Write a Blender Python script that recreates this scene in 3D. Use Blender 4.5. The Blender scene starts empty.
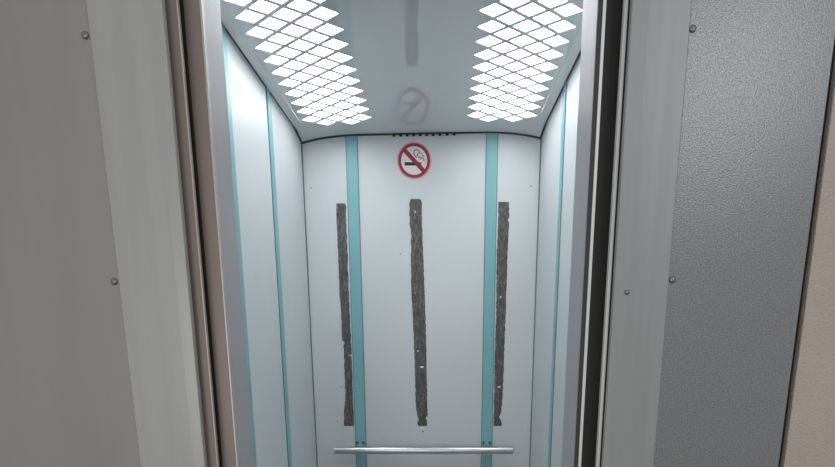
import bpy, bmesh, math, random
from mathutils import Vector
random.seed(7)
S = bpy.context.scene
COL = S.collection

# ------------------------------------------------------------------ camera, world, lights, exposure
EYE = 1.36                                   # lens height above the floor
cd = bpy.data.cameras.new('camera')
cam = bpy.data.objects.new('camera', cd)
COL.objects.link(cam)
cd.sensor_fit = 'HORIZONTAL'
cd.sensor_width = 36.0
cd.lens = 36.0 * 600.0 / 835.0
cd.shift_x = -23.5 / 835.0
cd.shift_y = 243.0 / 835.0
cd.clip_start = 0.02
cam.location = (0, 0, EYE)
cam.rotation_euler = (math.radians(90 - 13.273), 0, 0)
S.camera = cam

w = bpy.data.worlds.new('world')
S.world = w
w.use_nodes = True
bg = w.node_tree.nodes['Background']
bg.inputs[0].default_value = (0.96, 0.97, 0.97, 1)
bg.inputs[1].default_value = 0.60

def area_lamp(name, loc, target, size, power, color):
    l = bpy.data.lights.new(name, 'AREA')
    l.shape = 'DISK'
    l.size = size
    l.energy = power
    l.color = color
    o = bpy.data.objects.new(name, l)
    COL.objects.link(o)
    o.location = loc
    d = Vector(target) - Vector(loc)
    o.rotation_euler = d.to_track_quat('-Z', 'Y').to_euler()
    return o

# the landing's ceiling lamp and an added low fill lamp, both behind the photographer
area_lamp('landing_lamp', (1.20, -0.64, EYE + 1.10), (0.55, 1.15, EYE + 0.40), 0.36, 5.5, (0.95, 0.97, 1.0))
area_lamp('stairwell_window', (-0.9, -2.3, EYE - 0.25), (-0.1, 1.6, EYE - 0.75), 1.1, 16.0, (1.0, 0.95, 0.90))

LAMP_STRENGTH = 6.0                          # the cabin's two luminaires
S.view_settings.view_transform = 'Standard'
S.view_settings.look = 'None'
S.view_settings.gamma = 1.0
S.view_settings.use_curve_mapping = False
S.view_settings.exposure = 0.0

# ------------------------------------------------------------------ key dimensions (metres)
CX = -0.0765                                 # cabin centre line
XL, XR = -0.5415, 0.3885                     # cabin side walls
YB = 2.559                                   # cabin back wall
YF = 1.300                                   # cabin front
YP = 1.150                                   # face of the landing cladding
K = 0.0016222                                # metres per pixel per metre of distance

# ------------------------------------------------------------------ materials
def mat(name, color, rough=0.5, metal=0.0, spec=0.5, bump=None, mottling=None, coat=0.0):
    m = bpy.data.materials.new(name)
    m.use_nodes = True
    nt = m.node_tree
    b = nt.nodes['Principled BSDF']
    b.inputs['Base Color'].default_value = (*color, 1)
    b.inputs['Roughness'].default_value = rough
    b.inputs['Metallic'].default_value = metal
    b.inputs['Specular IOR Level'].default_value = spec
    if coat:
        b.inputs['Coat Weight'].default_value = coat
        b.inputs['Coat Roughness'].default_value = 0.06
    tc = nt.nodes.new('ShaderNodeTexCoord')
    if mottling:
        scale, amount, stretch = mottling
        mp = nt.nodes.new('ShaderNodeMapping')
        mp.inputs['Scale'].default_value = stretch
        n = nt.nodes.new('ShaderNodeTexNoise')
        n.inputs['Scale'].default_value = scale
        n.inputs['Detail'].default_value = 5
        n.inputs['Roughness'].default_value = 0.6
        r = nt.nodes.new('ShaderNodeValToRGB')
        r.color_ramp.elements[0].position = 0.3
        r.color_ramp.elements[1].position = 0.7
        r.color_ramp.elements[0].color = (*[c * (1 - amount) for c in color], 1)
        r.color_ramp.elements[1].color = (*[min(1, c * (1 + amount)) for c in color], 1)
        nt.links.new(tc.outputs['Object'], mp.inputs['Vector'])
        nt.links.new(mp.outputs['Vector'], n.inputs['Vector'])
        nt.links.new(n.outputs['Fac'], r.inputs['Fac'])
        nt.links.new(r.outputs['Color'], b.inputs['Base Color'])
    if bump:
        scale, strength, dist = bump
        n = nt.nodes.new('ShaderNodeTexNoise')
        n.inputs['Scale'].default_value = scale
        n.inputs['Detail'].default_value = 2
        bp = nt.nodes.new('ShaderNodeBump')
        bp.inputs['Strength'].default_value = strength
        bp.inputs['Distance'].default_value = dist
        nt.links.new(tc.outputs['Object'], n.inputs['Vector'])
        nt.links.new(n.outputs['Fac'], bp.inputs['Height'])
        nt.links.new(bp.outputs['Normal'], b.inputs['Normal'])
    return m

def emit(name, color, strength):
    m = bpy.data.materials.new(name)
    m.use_nodes = True
    b = m.node_tree.nodes['Principled BSDF']
    b.inputs['Base Color'].default_value = (0.8, 0.8, 0.8, 1)
    b.inputs['Emission Color'].default_value = (*color, 1)
    b.inputs['Emission Strength'].default_value = strength
    return m

M = {}
M['wall'] = mat('pale_laminate', (0.635, 0.672, 0.692), 0.42, 0, 0.4, mottling=(2.2, 0.035, (1, 1, 0.6)))
M['teal'] = mat('teal_laminate', (0.21, 0.47, 0.51), 0.4, 0, 0.4, mottling=(3, 0.06, (1, 1, 1)))
M['teal_dark'] = mat('dark_teal_joint', (0.08, 0.17, 0.18), 0.5)
M['ceiling'] = mat('grey_glossy_ceiling', (0.62, 0.65, 0.665), 0.018, 0, 0.6)
M['housing'] = mat('white_reflector', (0.75, 0.75, 0.75), 0.6)
M['diffuser'] = emit('lit_diffuser', (0.97, 0.985, 1.0), LAMP_STRENGTH)
M['steel'] = mat('brushed_steel', (0.62, 0.62, 0.64), 0.28, 1.0)
M['screw'] = mat('dull_screw_steel', (0.22, 0.22, 0.22), 0.3, 0.9)
M['bolt'] = mat('dark_bolt', (0.12, 0.13, 0.14), 0.4, 0.8)
M['shaft'] = mat('dark_shaft', (0.02, 0.02, 0.02), 0.9)
M['floor'] = mat('grey_rubber_floor', (0.42, 0.42, 0.42), 0.7, bump=(120, 0.2, 0.002))
M['landing_floor'] = mat('grey_terrazzo', (0.45, 0.43, 0.41), 0.5, mottling=(60, 0.3, (1, 1, 1)))
M['plaster'] = mat('pinkish_plaster', (0.44, 0.375, 0.33), 0.5, 0, 0.5, bump=(230, 0.8, 0.004), mottling=(5, 0.05, (1, 1, 1)))
M['panel_left'] = mat('taupe_painted_steel', (0.275, 0.261, 0.251), 0.42, 0.15, 0.5, mottling=(3.0, 0.06, (3, 1, 0.35)))  # taupe tint stands in for warm landing light on the left panel
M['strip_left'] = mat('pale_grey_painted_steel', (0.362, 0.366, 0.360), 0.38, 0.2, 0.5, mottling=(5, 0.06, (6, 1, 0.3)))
M['panel_right'] = mat('hammered_grey_paint', (0.21, 0.22, 0.225), 0.33, 0.45, 0.6, bump=(420, 0.24, 0.002), mottling=(380, 0.4, (1, 1, 1)))
M['strip_right'] = mat('grey_sheet_steel', (0.29, 0.305, 0.307), 0.45, 0.25, 0.5, mottling=(6, 0.07, (6, 1, 0.3)))
M['leaf'] = mat('brown_grey_door_paint', (0.25, 0.205, 0.19), 0.4, 0.2, 0.5, mottling=(8, 0.06, (3, 1, 0.4)))
M['leaf_edge'] = mat('worn_metal_edge', (0.5, 0.455, 0.43), 0.35, 0.5, 0.5)  # paler colour carries the highlight on the rounded leaf edges
M['leaf_right'] = mat('bright_metal_edge', (0.72, 0.72, 0.70), 0.35, 0.2, 0.5)
M['seal'] = mat('black_rubber', (0.014, 0.013, 0.013), 0.7)  # near black for the shade in the door gaps, also the vent slots
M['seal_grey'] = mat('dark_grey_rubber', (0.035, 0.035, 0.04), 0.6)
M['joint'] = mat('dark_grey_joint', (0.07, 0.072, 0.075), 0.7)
M['jamb'] = mat('lilac_grey_metal', (0.40, 0.395, 0.42), 0.42, 0.1, 0.5, mottling=(4, 0.04, (5, 1, 0.3)))
M['sign_white'] = mat('sign_white', (0.80, 0.74, 0.76), 0.35)
M['sign_border'] = mat('sign_pink_border', (0.66, 0.36, 0.39), 0.35)
M['sign_red'] = mat('sign_red', (0.30, 0.015, 0.035), 0.35)
M['sign_black'] = mat('sign_black', (0.012, 0.012, 0.015), 0.4)
M['sign_grey'] = mat('sign_grey', (0.13, 0.13, 0.15), 0.4)
M['chip'] = mat('bare_white_patch', (0.92, 0.92, 0.91), 0.6)
M['spot'] = mat('dark_spot', (0.09, 0.085, 0.085), 0.7)

def glue_material():
    m = bpy.data.materials.new('dried_black_adhesive')
    m.use_nodes = True
    nt = m.node_tree
    b = nt.nodes['Principled BSDF']
    b.inputs['Roughness'].default_value = 0.75
    tc = nt.nodes.new('ShaderNodeTexCoord')
    mp = nt.nodes.new('ShaderNodeMapping')
    mp.inputs['Scale'].default_value = (2.4, 1, 0.8)
    mp.inputs['Rotation'].default_value = (0, math.radians(20), 0)
    n = nt.nodes.new('ShaderNodeTexNoise')
    n.inputs['Scale'].default_value = 62
    n.inputs['Detail'].default_value = 6
    n.inputs['Roughness'].default_value = 0.7
    r = nt.nodes.new('ShaderNodeValToRGB')
    e = r.color_ramp.elements
    e[0].position = 0.30; e[0].color = (0.045, 0.042, 0.042, 1)
    e[1].position = 0.80; e[1].color = (0.34, 0.34, 0.335, 1)
    k = e.new(0.56); k.color = (0.125, 0.118, 0.116, 1)
    nt.links.new(tc.outputs['Object'], mp.inputs['Vector'])
    nt.links.new(mp.outputs['Vector'], n.inputs['Vector'])
    nt.links.new(n.outputs['Fac'], r.inputs['Fac'])
    nt.links.new(r.outputs['Color'], b.inputs['Base Color'])
    bp = nt.nodes.new('ShaderNodeBump')
    bp.inputs['Strength'].default_value = 0.5
    bp.inputs['Distance'].default_value = 0.002
    nt.links.new(n.outputs['Fac'], bp.inputs['Height'])
    nt.links.new(bp.outputs['Normal'], b.inputs['Normal'])
    return m
M['glue'] = glue_material()

# ------------------------------------------------------------------ helpers (z given relative to the lens, like everything measured)
def link(name, bm, m, parent=None, bevel=0.0, smooth=False):
    bmesh.ops.recalc_face_normals(bm, faces=bm.faces)
    me = bpy.data.meshes.new(name)
    bm.to_mesh(me)
    bm.free()
    me.materials.append(m)
    o = bpy.data.objects.new(name, me)
    COL.objects.link(o)
    if parent:
        o.parent = parent
    if smooth:
        for p in me.polygons:
            p.use_smooth = True
    if bevel:
        md = o.modifiers.new('bevel', 'BEVEL')
        md.width = bevel
        md.segments = 3
        md.limit_method = 'ANGLE'
    return o

def add_box(bm, x0, x1, y0, y1, z0, z1):
    v = [bm.verts.new((x, y, z + EYE)) for x in (x0, x1) for y in (y0, y1) for z in (z0, z1)]
    for f in ((0, 1, 3, 2), (4, 6, 7, 5), (0, 4, 5, 1), (2, 3, 7, 6), (0, 2, 6, 4), (1, 5, 7, 3)):
        bm.faces.new([v[i] for i in f])

def box(name, x0, x1, y0, y1, z0, z1, m, parent=None, bevel=0.0):
    bm = bmesh.new()
    add_box(bm, x0, x1, y0, y1, z0, z1)
    return link(name, bm, m, parent, bevel)

def tag(o, label, cat, group=None, kind=None):
    o['label'] = label
    o['category'] = cat
    if group:
        o['group'] = group
    if kind:
        o['kind'] = kind
    return o

def struct(o, label, cat):
    return tag(o, label, cat, kind='structure')

def empty(name, loc):
    o = bpy.data.objects.new(name, None)
    o.empty_display_size = 0.05
    COL.objects.link(o)
    o.location = (loc[0], loc[1], loc[2] + EYE)
    bpy.context.view_layer.update()
    return o

def under(parent, o):
    o.parent = parent
    o.matrix_parent_inverse = parent.matrix_world.inverted()
    return o

def cylinder(bm, p0, p1, r, seg=24, cap=True):
    p0, p1 = Vector(p0), Vector(p1)
    d = (p1 - p0).normalized()
    a = d.orthogonal().normalized()
    b = d.cross(a)
    rings = []
    for p in (p0, p1):
        rings.append([bm.verts.new(p + r * (math.cos(t) * a + math.sin(t) * b) + Vector((0, 0, EYE)))
                      for t in (2 * math.pi * i / seg for i in range(seg))])
    for i in range(seg):
        bm.faces.new((rings[0][i], rings[0][(i + 1) % seg], rings[1][(i + 1) % seg], rings[1][i]))
    if cap:
        bm.faces.new(rings[0])
        bm.faces.new(rings[1])

FLOOR = -EYE
# height of the hung ceiling plate: flat in the middle, curling down at both walls and most in the back corners, a little lower on the left
def ceil_z(x, y=1.8):
    q = max(0.0, (abs(x - CX) - 0.17) / 0.295)
    t = min(1.0, max(0.0, (y - 2.40) / 0.15))
    t = t * t * (3 - 2 * t)
    return 0.7560 + 0.0177 * (x - CX) - 0.008 * q ** 3 - 0.018 * q ** 3 * t

# ------------------------------------------------------------------ the cabin shell
struct(box('floor', XL - .02, XR + .02, YF, YB + .02, FLOOR - .03, FLOOR, M['floor']), 'grey rubber floor of the lift cabin', 'floor')
struct(box('wall_back', XL - .03, XR + .03, YB, YB + .03, FLOOR, .86, M['wall']), 'pale blue-grey back wall of the lift cabin', 'wall')
struct(box('wall_left', XL - .03, XL, YF + .03, YB, FLOOR, .86, M['wall']), 'pale left side wall of the lift cabin', 'wall')
struct(box('wall_right', XR, XR + .03, YF + .03, YB, FLOOR, .86, M['wall']), 'pale right side wall of the lift cabin', 'wall')
struct(box('trim_1', XL - .03, XR + .03, YF, YB + .03, .86, .88, M['shaft']), 'dark roof of the lift cabin above the hung ceiling', 'roof')

# hung ceiling plate with openings where the two lattice lights sit
A, B, Y0 = 0.0446, 0.0392, 2.4456          # half cell width, half cell length, far edge of the lattices
NROW = 26
LX = (-0.5046, 0.0830)                             # left edge of each lattice
YN = Y0 - NROW * B                                 # near edge of the lattices
GAP = 0.009
def strip_quads(bm, x0, x1, y0, y1, n):
    prev = None
    for i in range(n + 1):
        x = x0 + (x1 - x0) * i / n
        cur = (bm.verts.new((x, y0, ceil_z(x, y0) + EYE)), bm.verts.new((x, y1, ceil_z(x, y1) + EYE)))
        if prev:
            bm.faces.new((prev[0], cur[0], cur[1], prev[1]))
        prev = cur
bm = bmesh.new()
xs = (XL + GAP, LX[0], LX[0] + 6 * A, LX[1], LX[1] + 6 * A, XR - GAP)
for i in range(5):
    n = (4, 12, 16, 12, 4)[i]
    if i in (1, 3):
        strip_quads(bm, xs[i], xs[i + 1], YF + .035, YN, n)
        for k in range(6):
            strip_quads(bm, xs[i], xs[i + 1], Y0 + (YB - .015 - Y0) * k / 6, Y0 + (YB - .015 - Y0) * (k + 1) / 6, n)
    else:
        strip_quads(bm, xs[i], xs[i + 1], YF + .035, YN, n)
        strip_quads(bm, xs[i], xs[i + 1], YN, Y0, n)
        for k in range(6):
            strip_quads(bm, xs[i], xs[i + 1], Y0 + (YB - .015 - Y0) * k / 6, Y0 + (YB - .015 - Y0) * (k + 1) / 6, n)
bmesh.ops.remove_doubles(bm, verts=bm.verts, dist=1e-5)
for f in bm.faces:
    f.smooth = True
ceil = link('ceiling', bm, M['ceiling'])
md = ceil.modifiers.new('thickness', 'SOLIDIFY'); md.thickness = 0.002; md.offset = 1
md = ceil.modifiers.new('edges', 'EDGE_SPLIT'); md.split_angle = math.radians(40)
struct(ceil, 'grey glossy hung ceiling plate between and around the two lattice lights', 'ceiling')

def lattice(name, x0, parent):
    """plate pierced by square openings set on their points, thin bars between"""
    bm = bmesh.new()
    def V(x, y):
        return bm.verts.new((x, y, ceil_z(x, y) + EYE))
    def P(j, i):
        return (x0 + j * A, Y0 - i * B)
    s = 0.80
    def cell(j, i):
        cx, cy = P(j, i)
        o = [(cx - A, cy), (cx, cy - B), (cx + A, cy), (cx, cy + B)]
        n = [(cx + (x - cx) * s, cy + (y - cy) * s) for x, y in o]
        ov = [V(*p) for p in o]; nv = [V(*p) for p in n]
        for k in range(4):
            bm.faces.new((ov[k], ov[(k + 1) % 4], nv[(k + 1) % 4], nv[k]))
    def tri(*ps):
        bm.faces.new([V(*P(*p)) for p in ps])
    # far end row holds two openings, then rows of three and two by turns, near end row of two
    for i in range(1, NROW):
        if i % 2:
            cell(2, i); cell(4, i)
        else:
            cell(1, i); cell(3, i); cell(5, i)
    for i in range(2, NROW - 2, 2):
        tri((0, i), (0, i + 2), (1, i + 1)); tri((6, i), (5, i + 1), (6, i + 2))
    for e, d in ((0, 1), (NROW, -1)):
        tri((0, e), (2, e), (1, e + d)); tri((0, e), (1, e + d), (0, e + 2 * d))
        tri((2, e), (4, e), (3, e + d))
        tri((4, e), (6, e), (5, e + d)); tri((6, e), (6, e + 2 * d), (5, e + d))
    bmesh.ops.remove_doubles(bm, verts=bm.verts, dist=1e-5)
    o = link(name, bm, M['ceiling'], smooth=True)
    md = o.modifiers.new('thickness', 'SOLIDIFY'); md.thickness = 0.002; md.offset = 1
    md = o.modifiers.new('edges', 'EDGE_SPLIT'); md.split_angle = math.radians(40)
    return under(parent, o)

for x0, lab in ((LX[0], 'lit ceiling light with diamond lattice along the left cabin wall'),
                (LX[1], 'lit ceiling light with diamond lattice along the right cabin wall')):
    x1 = x0 + 6 * A
    zc = min(ceil_z(x0), ceil_z(x1))
    zt = max(ceil_z(x0), ceil_z(x1)) + .020
    t = empty('ceiling_light', ((x0 + x1) / 2, (Y0 + YN) / 2, zc))
    tag(t, lab, 'ceiling light', 'lattice lights in the cabin ceiling')
    lattice('lattice', x0, t)
    bm = bmesh.new()
    v = [bm.verts.new((x, y, z + EYE)) for x, y, z in ((x0 - .004, YN, zt), (x1 + .004, YN, zt), (x1 + .004, Y0 - .03, zt), (x0 - .004, Y0 - .03, zt))]
    bm.faces.new(v)
    r = bmesh.ops.extrude_face_region(bm, geom=list(bm.faces))
    bmesh.ops.translate(bm, verts=[g for g in r['geom'] if isinstance(g, bmesh.types.BMVert)], vec=(0, 0, .004))
    under(t, link('diffuser', bm, M['diffuser']))
    bm = bmesh.new()                                   # housing: four walls and a lid round the diffuser
    add_box(bm, x0 - .008, x0 - .005, YN - .01, Y0 + .003, ceil_z(x0) + .003, zt + .012)
    add_box(bm, x1 + .005, x1 + .008, YN - .01, Y0 + .003, ceil_z(x1) + .003, zt + .012)
    for y0, y1 in ((Y0, Y0 + .003), (YN - .01, YN - .007)):
        for k in range(8):
            xa, xb = x0 + (x1 - x0) * k / 8, x0 + (x1 - x0) * (k + 1) / 8
            add_box(bm, xa, xb, y0, y1, max(ceil_z(xa), ceil_z(xb)) + .003, zt + .012)
    add_box(bm, x0 - .008, x1 + .008, YN - .01, Y0 + .003, zt + .012, zt + .015)
    under(t, link('housing', bm, M['housing']))

# dark strips painting the shade in the gap between hung ceiling and walls
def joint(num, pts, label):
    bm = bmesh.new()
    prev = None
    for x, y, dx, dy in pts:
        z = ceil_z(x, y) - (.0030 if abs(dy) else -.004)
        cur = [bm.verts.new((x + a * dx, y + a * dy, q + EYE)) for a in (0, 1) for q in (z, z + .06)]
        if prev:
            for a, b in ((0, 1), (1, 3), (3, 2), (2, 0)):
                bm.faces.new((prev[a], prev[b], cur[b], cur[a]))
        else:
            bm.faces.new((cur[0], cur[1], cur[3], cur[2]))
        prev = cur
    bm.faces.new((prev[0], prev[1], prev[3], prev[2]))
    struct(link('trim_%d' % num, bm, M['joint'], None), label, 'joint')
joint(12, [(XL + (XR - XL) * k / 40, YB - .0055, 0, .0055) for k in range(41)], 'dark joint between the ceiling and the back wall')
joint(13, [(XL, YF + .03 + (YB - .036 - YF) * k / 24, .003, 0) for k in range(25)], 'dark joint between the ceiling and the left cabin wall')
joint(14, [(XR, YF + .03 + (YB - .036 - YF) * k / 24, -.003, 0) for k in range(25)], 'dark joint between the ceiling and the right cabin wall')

# teal cover strips and the dark joints in the back corners
n = 2
def trim(x0, x1, y0, y1, z0, z1, m, label, bev=.0008):
    global n
    t = struct(box('trim_%d' % n, x0, x1, y0, y1, z0, z1, m, None, bev), label, 'trim strip')
    if m is M['teal']:                                 # narrow dark border painting the thin shadow lines beside the strip
        e = .0028
        if x1 - x0 > .02:
            box('edging', x0 - e, x1 + e, YB - .0018, YB, z0, z1, M['teal_dark'], t)
        else:
            xa = x0 if x0 < CX else x1 - .0018
            box('edging', xa, xa + .0018, y0 - e, y1 + e, z0, z1, M['teal_dark'], t)
    n += 1
trim(CX - .2905, CX - .2485, YB - .004, YB, FLOOR, .80, M['teal'], 'wide teal vertical strip on the left of the back wall')
trim(CX + .2530, CX + .2950, YB - .004, YB, FLOOR, .80, M['teal'], 'wide teal vertical strip on the right of the back wall')
trim(XL, XL + .004, 2.080, 2.120, FLOOR, .80, M['teal'], 'teal vertical strip midway along the left cabin wall')
trim(XL, XL + .004, 1.675, 1.715, FLOOR, .80, M['teal'], 'teal vertical strip on the left cabin wall next to the doorway')
trim(XR - .004, XR, 2.080, 2.120, FLOOR, .80, M['teal'], 'teal vertical strip midway along the right cabin wall')
trim(XR - .004, XR, 1.675, 1.715, FLOOR, .80, M['teal'], 'teal vertical strip on the right cabin wall next to the doorway')
trim(XL, XL + .004, YB - .004, YB, FLOOR, .80, M['teal_dark'], 'thin dark teal joint in the left back corner', 0)
trim(XR - .004, XR, YB - .004, YB, FLOOR, .80, M['teal_dark'], 'thin dark teal joint in the right back corner', 0)

# cabin front: posts and header
def post(name, xin, xout, yfront, sgn, label):
    bm = bmesh.new()
    add_box(bm, xin, xin + sgn * .018, yfront, YF + .03, FLOOR, .86)          # return of the post
    add_box(bm, xin + sgn * .018, xout, YF, YF + .03, FLOOR, .86)
    struct(link(name, bm, M['jamb'], None, .0012), label, 'door post')
post('wall_front_left', -201 * K * YF, XL - .03, 1.233, -1, 'lilac-grey metal door post left of the cabin opening')
post('wall_front_right', 129.3 * K * YF, XR + .03, 1.206, 1, 'lilac-grey metal door post right of the cabin opening')
struct(box('wall_front_top', -201 * K * YF, 129.3 * K * YF, YF, YF + .03, .66, .86, M['jamb'], None, .002), 'metal header above the cabin opening', 'door header')

# ------------------------------------------------------------------ shaft and landing
bm = bmesh.new()
add_box(bm, -1.50, -1.47, 1.20, 3.0, FLOOR - .4, 1.3)
add_box(bm, 1.30, 1.33, 1.20, 3.0, FLOOR - .4, 1.3)
add_box(bm, -1.50, 1.33, 3.0, 3.03, FLOOR - .4, 1.3)
add_box(bm, -1.50, 1.33, 1.20, 3.0, 1.27, 1.30)
add_box(bm, -1.50, 1.33, 1.20, 3.0, FLOOR - .43, FLOOR - .4)
struct(link('wall_shaft', bm, M['shaft']), 'dark lift shaft round the cabin', 'wall')
PLX0, PLX1 = -0.93, -248 * K * YP                  # left cladding
PRX0, PRX1 = 170 * K * YP, 0.662                   # right cladding
struct(box('wall_landing_right', PRX1 + .010, 3.0, YP - .002, 1.22, FLOOR, 1.3, M['plaster'], None, .002), 'pinkish rough plaster landing wall right of the steel cladding', 'wall')
struct(box('wall_landing_left', -3.0, PLX0 - .008, YP - .002, 1.22, FLOOR, 1.3, M['plaster'], None, .002), 'pinkish plaster landing wall left of the steel cladding', 'wall')
struct(box('wall_landing_top', PLX0 - .008, PRX1 + .008, YP + .002, 1.22, .84, 1.3, M['plaster']), 'plaster landing wall above the lift doorway', 'wall')
struct(box('floor_landing', -3.0, 3.0, -2.6, YF, FLOOR - .03, FLOOR, M['landing_floor']), 'grey landing floor before the lift', 'floor')
struct(box('trim_11', PRX1 + .000, PRX1 + .013, YP + .012, YP + .016, FLOOR, .84, M['shaft']), 'dark joint between right steel cladding and plaster wall', 'joint')
struct(box('wall_header', PLX0, PRX1, YP, YP + .015, .66, .84, M['strip_right'], None, .002), 'grey steel header above the landing doorway', 'header')

# steel cladding of the doorway, with its cover strips and dome screws
def screw(parent, x, z, y, r=.0062):
    bm = bmesh.new()
    seg = 16
    prof = [(r, 0), (r, -.0012), (r * .86, -.0026), (r * .5, -.0038), (0.0001, -.0042)]
    rings = [[bm.verts.new((x + a * math.cos(2 * math.pi * k / seg), y + b, z + EYE + a * math.sin(2 * math.pi * k / seg))) for k in range(seg)] for a, b in prof]
    for p, q in zip(rings, rings[1:]):
        for k in range(seg):
            bm.faces.new((p[k], p[(k + 1) % seg], q[(k + 1) % seg], q[k]))
    bm.faces.new(rings[-1])
    o = link('screw', bm, M['screw'], smooth=True)
    return under(parent, o)

SLX = -315 * K * YP                                # where the left cover strip begins
SRX = 222.5 * K * YP                               # where the right one ends
ZT = .66
def cover(x_out, x_fold, x_in, m):
    # flat sheet, folded back slightly along the doorway
    bm = bmesh.new()
    prof = [(x_out, YP + .012), (x_out, YP - .003), (x_fold, YP - .003), (x_in, YP - .0018), (x_in, YP + .012)]
    lo = [bm.verts.new((x, y, FLOOR + EYE)) for x, y in prof]
    hi = [bm.verts.new((x, y, ZT + EYE)) for x, y in prof]
    for k in range(5):
        bm.faces.new((lo[k], lo[(k + 1) % 5], hi[(k + 1) % 5], hi[k]))
    bm.faces.new(lo); bm.faces.new(hi)
    return link('cover_strip', bm, m, None, .001)
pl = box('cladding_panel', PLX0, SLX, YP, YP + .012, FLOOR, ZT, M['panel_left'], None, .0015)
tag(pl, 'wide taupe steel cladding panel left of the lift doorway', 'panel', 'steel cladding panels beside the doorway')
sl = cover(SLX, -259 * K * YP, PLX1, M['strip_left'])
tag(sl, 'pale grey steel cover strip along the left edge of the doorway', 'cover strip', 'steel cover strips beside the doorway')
pr = box('cladding_panel', SRX, PRX1, YP, YP + .012, FLOOR, ZT, M['panel_right'], None, .0015)
tag(pr, 'wide speckled dark grey steel cladding panel right of the lift doorway', 'panel', 'steel cladding panels beside the doorway')
sr = cover(SRX, 185.4 * K * YP, PRX0, M['strip_right'])
tag(sr, 'smooth grey steel cover strip along the right edge of the doorway', 'cover strip', 'steel cover strips beside the doorway')
screw(pl, -.597, .4893, YP); screw(pl, -.5974, .095, YP)
screw(pr, .4215, .4989, YP); screw(pr, .4226, .0981, YP)
screw(sr, .3407, .0761, YP - .003, .0046)

# ------------------------------------------------------------------ sliding door leaves, all open
def leaf(num, label, parts):
    t = empty('door_%d' % num, (parts[0][1], parts[0][3], FLOOR))
    struct(t, label, 'door leaf')
    for (name, x0, x1, y0, y1, m, bev) in parts:
        under(t, box(name, x0, x1, y0, y1, FLOOR + .01, .665, m, None, bev))
def px(d, y):
    return d * K * y
leaf(1, 'brown-grey landing door leaf slid open on the left, in front', [
    ('door_panel', -.80, px(-236, 1.172), 1.172, 1.182, M['leaf'], 0),
    ('edge_trim', px(-236, 1.172), px(-234.3, 1.172), 1.1715, 1.1805, M['leaf_edge'], .0012),
    ('rubber_seal', -.80, px(-246.3, 1.1695), 1.1695, 1.172, M['seal'], 0)])  # black strip painted as the shade line beside the cover strip
leaf(2, 'brown-grey cabin door leaf slid open on the left, behind the landing leaf', [
    ('door_panel', -.80, px(-215.5, 1.200), 1.200, 1.212, M['leaf'], 0),
    ('edge_trim', px(-215.5, 1.200), px(-213.3, 1.200), 1.1995, 1.2105, M['leaf_edge'], .0012),
    ('rubber_seal', -.80, px(-230, 1.196), 1.196, 1.200, M['seal'], 0)])  # black strip painted as the dark gap between the two left leaves
leaf(3, 'landing door leaf slid open on the right, with a bright metal edge', [
    ('door_panel', px(163.8, 1.166), .64, 1.166, 1.180, M['leaf_right'], .001),
    ('rubber_seal', px(166.8, 1.1645), .64, 1.1645, 1.166, M['seal'], 0)])  # black strip painted as the dark gap beside the right cover strip
leaf(4, 'cabin door leaf slid open on the right, black with a bright metal edge', [
    ('edge_trim', px(144.4, 1.195), px(147.4, 1.195), 1.195, 1.2035, M['leaf_right'], .0008),
    ('door_panel', px(147.4, 1.195), .64, 1.196, 1.2035, M['seal'], 0),  # black front stands in for the shaded gap between the right leaves
    ('rubber_seal', px(139.6, 1.2035), px(144.4, 1.195), 1.1985, 1.2035, M['seal_grey'], 0)])  # dark grey strip between leaf edge and door post

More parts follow.
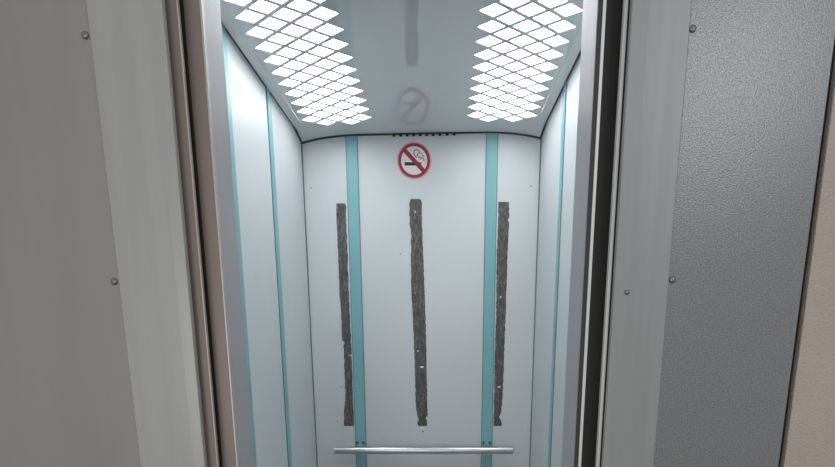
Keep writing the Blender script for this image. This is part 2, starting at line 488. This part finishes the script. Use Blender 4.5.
# ------------------------------------------------------------------ dried adhesive where a mirror was torn off (outlines in metres on the wall)
def wall_x(u, v):                                  # measured positions carried to the back wall
    c, s_ = math.cos(math.radians(13.273)), math.sin(math.radians(13.273))
    yc = (v - 476.54) / 600.0
    t = YB / (c - yc * s_)
    return (u - 441.0) / 600.0 * t, (-s_ - yc * c) * t
def jag(side, step=.006, amp=.0016):
    out = []
    for (x0, z0), (x1, z1) in zip(side, side[1:]):
        k = max(1, int(math.hypot(x1 - x0, z1 - z0) / step))
        for i in range(k):
            f = i / k
            out.append((x0 + (x1 - x0) * f + random.uniform(-amp, amp), z0 + (z1 - z0) * f))
    out.append(side[-1])
    return out
def residue(left, right, label, chips):
    L = jag([wall_x(x, y) for y, x in left])
    R = jag([wall_x(x, y) for y, x in right])
    # walk both sides down in step so the sheet is a ladder of quads with ragged edges
    def at(side, f):
        z = side[0][1] + (side[-1][1] - side[0][1]) * f
        for (xa, za), (xb, zb) in zip(side, side[1:]):
            if za >= z >= zb:
                q = 0 if za == zb else (za - z) / (za - zb)
                return xa + (xb - xa) * q, z
        return side[-1]
    bm = bmesh.new()
    rows, N, C = [], 170, 4
    for i in range(N + 1):
        a, b = at(L, i / N), at(R, i / N)
        row = []
        for k in range(C + 1):
            q = k / C
            th = .0006 + random.uniform(.0004, .0018) * (1 if 0 < k < C else .3)
            row.append(bm.verts.new((a[0] + (b[0] - a[0]) * q, YB - th, a[1] + (b[1] - a[1]) * q + EYE)))
        rows.append(row)
    for p, q in zip(rows, rows[1:]):
        for k in range(C):
            bm.faces.new((p[k], q[k], q[k + 1], p[k + 1]))
    edge = [e for e in bm.edges if e.is_boundary]
    r = bmesh.ops.extrude_edge_only(bm, edges=edge)
    for g in r['geom']:
        if isinstance(g, bmesh.types.BMVert):
            g.co.y = YB
    o = link('adhesive_strip', bm, M['glue'])
    tag(o, label, 'adhesive strip', 'dried adhesive strips on the back wall')
    for (u, v, wpx, hpx) in chips:
        x, z = wall_x(u, v)
        hw, hh = wpx * .00207, hpx * .00207
        bm = bmesh.new()
        pts = [(x + hw * math.cos(t) * random.uniform(.75, 1.1), z + hh * math.sin(t) * random.uniform(.75, 1.1)) for t in (2 * math.pi * k / 10 for k in range(10))]
        f = bm.faces.new([bm.verts.new((a, YB - .0030, b + EYE)) for a, b in pts])
        r = bmesh.ops.extrude_face_region(bm, geom=[f])
        bmesh.ops.translate(bm, verts=[g for g in r['geom'] if isinstance(g, bmesh.types.BMVert)], vec=(0, .0028, 0))
        c = under(o, link('bare_patch', bm, M['chip']))
        c['label'] = 'whitish bare patch in the dark adhesive'
residue([(203.5, 336.7), (208, 336.4), (230, 337), (255, 338.3), (280, 339), (295, 339.6), (312, 341), (340, 342.2), (342.5, 344.5), (345, 343.5), (365, 344.5), (385, 345), (400, 345.5), (412, 344.2), (426, 343.9)],
        [(203.5, 345.5), (208, 346), (230, 346.5), (255, 347.6), (280, 348.3), (312, 349.6), (340, 351), (370, 352.2), (400, 353), (412, 353.6), (426, 354)],
        'dark adhesive strip just left of the left teal strip', [(350.5, 355.5, 2.0, 1.0), (344, 342.5, 1.6, .8)])
residue([(199, 411), (200.5, 410), (203, 409.6), (225, 409.6), (233, 411), (260, 411), (290, 411.2), (312, 412.6), (345, 414), (380, 415.2), (405, 415.8), (415, 417), (419, 418.7), (421, 418.5), (423, 417.5), (426, 418.3)],
        [(199, 420), (200.5, 421.3), (203, 421.7), (225, 421.9), (260, 423.5), (290, 424.5), (312, 425.5), (345, 426.2), (380, 426.8), (405, 427.4), (416, 427.6), (418, 425.2), (420, 426.8), (426, 427)],
        'dark adhesive strip in the middle of the back wall, below the no-smoking sign', [(421.8, 367, 4.4, 2.0), (418, 351, 2.6, 1.0), (415.2, 212, .9, 2.6), (415, 293, 1.0, 1.0)])
residue([(202, 498.6), (218, 498.2), (250, 497), (280, 496.5), (312, 496.2), (340, 495.2), (370, 494.5), (400, 494), (426, 493.4)],
        [(202, 508.6), (204, 509), (218, 509.4), (220, 507.3), (222, 509.2), (250, 507.8), (280, 506.8), (312, 505.7), (340, 504.7), (370, 503.7), (400, 502.4), (413, 501.2), (417, 499), (421, 501.4), (426, 501.7)],
        'dark adhesive strip just right of the right teal strip', [(499, 387, 3.4, 1.5), (500.5, 297, 1.6, 1.8)])

# small marks left on the back wall
def mark(u, v, wpx, hpx, m, label, cat):
    x, z = wall_x(u, v)
    hw, hh = wpx * .00207, hpx * .00207
    bm = bmesh.new()
    pts = [(x + hw * math.cos(t) * random.uniform(.8, 1.1), z + hh * math.sin(t) * random.uniform(.8, 1.1)) for t in (2 * math.pi * k / 12 for k in range(12))]
    f = bm.faces.new([bm.verts.new((a, YB - .0008, b + EYE)) for a, b in pts])
    r = bmesh.ops.extrude_face_region(bm, geom=[f])
    bmesh.ops.translate(bm, verts=[g for g in r['geom'] if isinstance(g, bmesh.types.BMVert)], vec=(0, .0008, 0))
    return tag(link('wall_mark', bm, m), label, cat)
mark(422.5, 428, 5, 2.0, M['chip'], 'whitish patch just under the middle adhesive strip', 'patch')
mark(423, 431.6, 2.4, 1.4, M['spot'], 'dark chip in the wall under the middle adhesive strip', 'chip')
mark(341.3, 387, 1.2, 1.6, M['spot'], 'small dark chip left of the lower left adhesive strip', 'chip')
mark(337.5, 421.5, 1.6, 1.2, M['spot'], 'small dark chip beside the foot of the left adhesive strip', 'chip')
mark(400.5, 254, 1.0, 1.4, M['spot'], 'tiny dark chip left of the middle adhesive strip', 'chip')
mark(311, 188, 1.2, 1.2, M['spot'], 'tiny dark hole near the top left of the back wall', 'hole')
mark(531, 186, 1.8, 1.0, M['spot'], 'tiny dark hole near the top right of the back wall', 'hole')

# ------------------------------------------------------------------ no-smoking sign
SX, SZ, SR = -.1045, .6610, .0635
sg = empty('no_smoking_sign', (SX, YB, SZ))
tag(sg, 'round red and white no-smoking sign at the top of the back wall', 'sign')
def disc(name, r0, r1, y, th, m, seg=64):
    bm = bmesh.new()
    def ring(r, yy):
        return [bm.verts.new((SX + r * math.cos(2 * math.pi * k / seg), yy, SZ + EYE + r * math.sin(2 * math.pi * k / seg))) for k in range(seg)]
    a, b = ring(r1, y), ring(r1, y + th)
    for k in range(seg):
        bm.faces.new((a[k], a[(k + 1) % seg], b[(k + 1) % seg], b[k]))
    if r0:
        c, d = ring(r0, y), ring(r0, y + th)
        for k in range(seg):
            q = (k + 1) % seg
            bm.faces.new((c[k], d[k], d[q], c[q])); bm.faces.new((a[k], c[k], c[q], a[q])); bm.faces.new((b[k], b[q], d[q], d[k]))
    else:
        bm.faces.new(a); bm.faces.new(b)
    return under(sg, link(name, bm, m))
def flat(name, pts, y, th, m):
    bm = bmesh.new()
    f = bm.faces.new([bm.verts.new((SX + a, y, SZ + b + EYE)) for a, b in pts])
    r = bmesh.ops.extrude_face_region(bm, geom=[f])
    bmesh.ops.translate(bm, verts=[g for g in r['geom'] if isinstance(g, bmesh.types.BMVert)], vec=(0, th, 0))
    return under(sg, link(name, bm, m))
disc('backing', 0, SR + .0035, YB - .0012, .0012, M['sign_border'])
disc('face', 0, SR - .010, YB - .0016, .0004, M['sign_white'])
disc('ring', SR - .0125, SR - .0015, YB - .0022, .001, M['sign_red'])
c45 = math.radians(-45)
def rot(x, y, a):
    return x * math.cos(a) - y * math.sin(a), x * math.sin(a) + y * math.cos(a)
hl = SR - .008
flat('slash', [rot(x, y, c45) for x, y in ((-hl, -.008), (hl, -.008), (hl, .008), (-hl, .008))], YB - .0026, .001, M['sign_red'])
flat('cigarette', [(-.038, -.0175), (.006, -.0175), (.006, -.0055), (-.038, -.0055)], YB - .0021, .0005, M['sign_black'])
flat('ember', [(.010, -.0175), (.028, -.0175), (.028, -.0055), (.010, -.0055)], YB - .0020, .0004, M['sign_grey'])
def curl(pts, wd):
    # a ribbon along a smooth path
    P = []
    for i in range(len(pts) - 1):
        p0 = pts[max(0, i - 1)]; p1 = pts[i]; p2 = pts[i + 1]; p3 = pts[min(len(pts) - 1, i + 2)]
        for k in range(6):
            t = k / 6
            P.append(tuple(.5 * (2 * p1[j] + (p2[j] - p0[j]) * t + (2 * p0[j] - 5 * p1[j] + 4 * p2[j] - p3[j]) * t * t + (3 * p1[j] - p0[j] - 3 * p2[j] + p3[j]) * t ** 3) for j in (0, 1)))
    P.append(pts[-1])
    bm = bmesh.new()
    prev = None
    for i, p in enumerate(P):
        q0, q1 = P[max(0, i - 1)], P[min(len(P) - 1, i + 1)]
        dx, dy = q1[0] - q0[0], q1[1] - q0[1]
        L = math.hypot(dx, dy) or 1
        nx, ny = -dy / L * wd / 2, dx / L * wd / 2
        cur = [bm.verts.new((SX + p[0] + sx * nx, YB - .0019, SZ + p[1] + sx * ny + EYE)) for sx in (1, -1)]
        if prev:
            bm.faces.new((prev[0], cur[0], cur[1], prev[1]))
        prev = cur
    r = bmesh.ops.extrude_face_region(bm, geom=list(bm.faces))
    bmesh.ops.translate(bm, verts=[g for g in r['geom'] if isinstance(g, bmesh.types.BMVert)], vec=(0, .0003, 0))
    under(sg, link('smoke', bm, M['sign_grey']))
curl([(.010, .010), (.000, .022), (.000, .034), (.009, .039), (.019, .034), (.019, .026), (.012, .022), (.017, .013), (.026, .012)], .0038)
curl([(.024, .004), (.030, .010), (.038, .006), (.036, -.002)], .0036)
curl([(.023, .028), (.030, .026), (.032, .018), (.039, .017)], .0026)

# ------------------------------------------------------------------ vent slots at the top of the back wall
vt = box('vent_strip', -.200, .068, YB - .0015, YB, .7400, .7510, M['wall'])
tag(vt, 'row of small dark vent slots at the top of the back wall', 'vent')
for u in (394.9, 401.5, 408, 414.2, 420.6, 427.1, 433.4, 439.8, 447, 453.8):
    x = (u - 441) * .004136 / 1.0 * .953
    under(vt, box('slot', x - .0055, x + .0055, YB - .0070, YB - .0012, ceil_z(x) - .0090, ceil_z(x) - .0015, M['seal']))

# ------------------------------------------------------------------ handrail
RY, RZ, RR = YB - .055, -.477, .0155
hr = empty('handrail', (CX, YB, RZ))
tag(hr, 'round steel handrail across the lower back wall', 'handrail')
def tube(name, x0, x1, r, m):
    bm = bmesh.new()
    cylinder(bm, (x0, RY, RZ), (x1, RY, RZ), r, 32)
    o = link(name, bm, m, smooth=True)
    md = o.modifiers.new('edges', 'EDGE_SPLIT'); md.split_angle = math.radians(40)
    return under(hr, o)
HX0, HX1 = -.454, .305
tube('bar', HX0 + .004, HX1 - .004, RR, M['steel'])
tube('end_cap', HX0, HX0 + .004, RR * 1.03, M['steel'])
tube('end_cap', HX1 - .004, HX1, RR * 1.03, M['steel'])
for bx in (CX - .271, CX + .2735):
    br = under(hr, box('bracket', bx - .018, bx + .018, YB - .007, YB - .004, RZ - .034, RZ + .034, M['teal'], None, .001))
    bm = bmesh.new()
    cylinder(bm, (bx, YB - .006, RZ), (bx, RY + .010, RZ), .008, 16)
    under(br, link('bracket_arm', bm, M['steel'], smooth=True))
    for s_ in (-1, 1):
        bm = bmesh.new()
        cylinder(bm, (bx + s_ * .0135, YB - .007, RZ + .0250), (bx + s_ * .0135, YB - .012, RZ + .0250), .0060, 6)
        under(br, link('bolt', bm, M['bolt']))
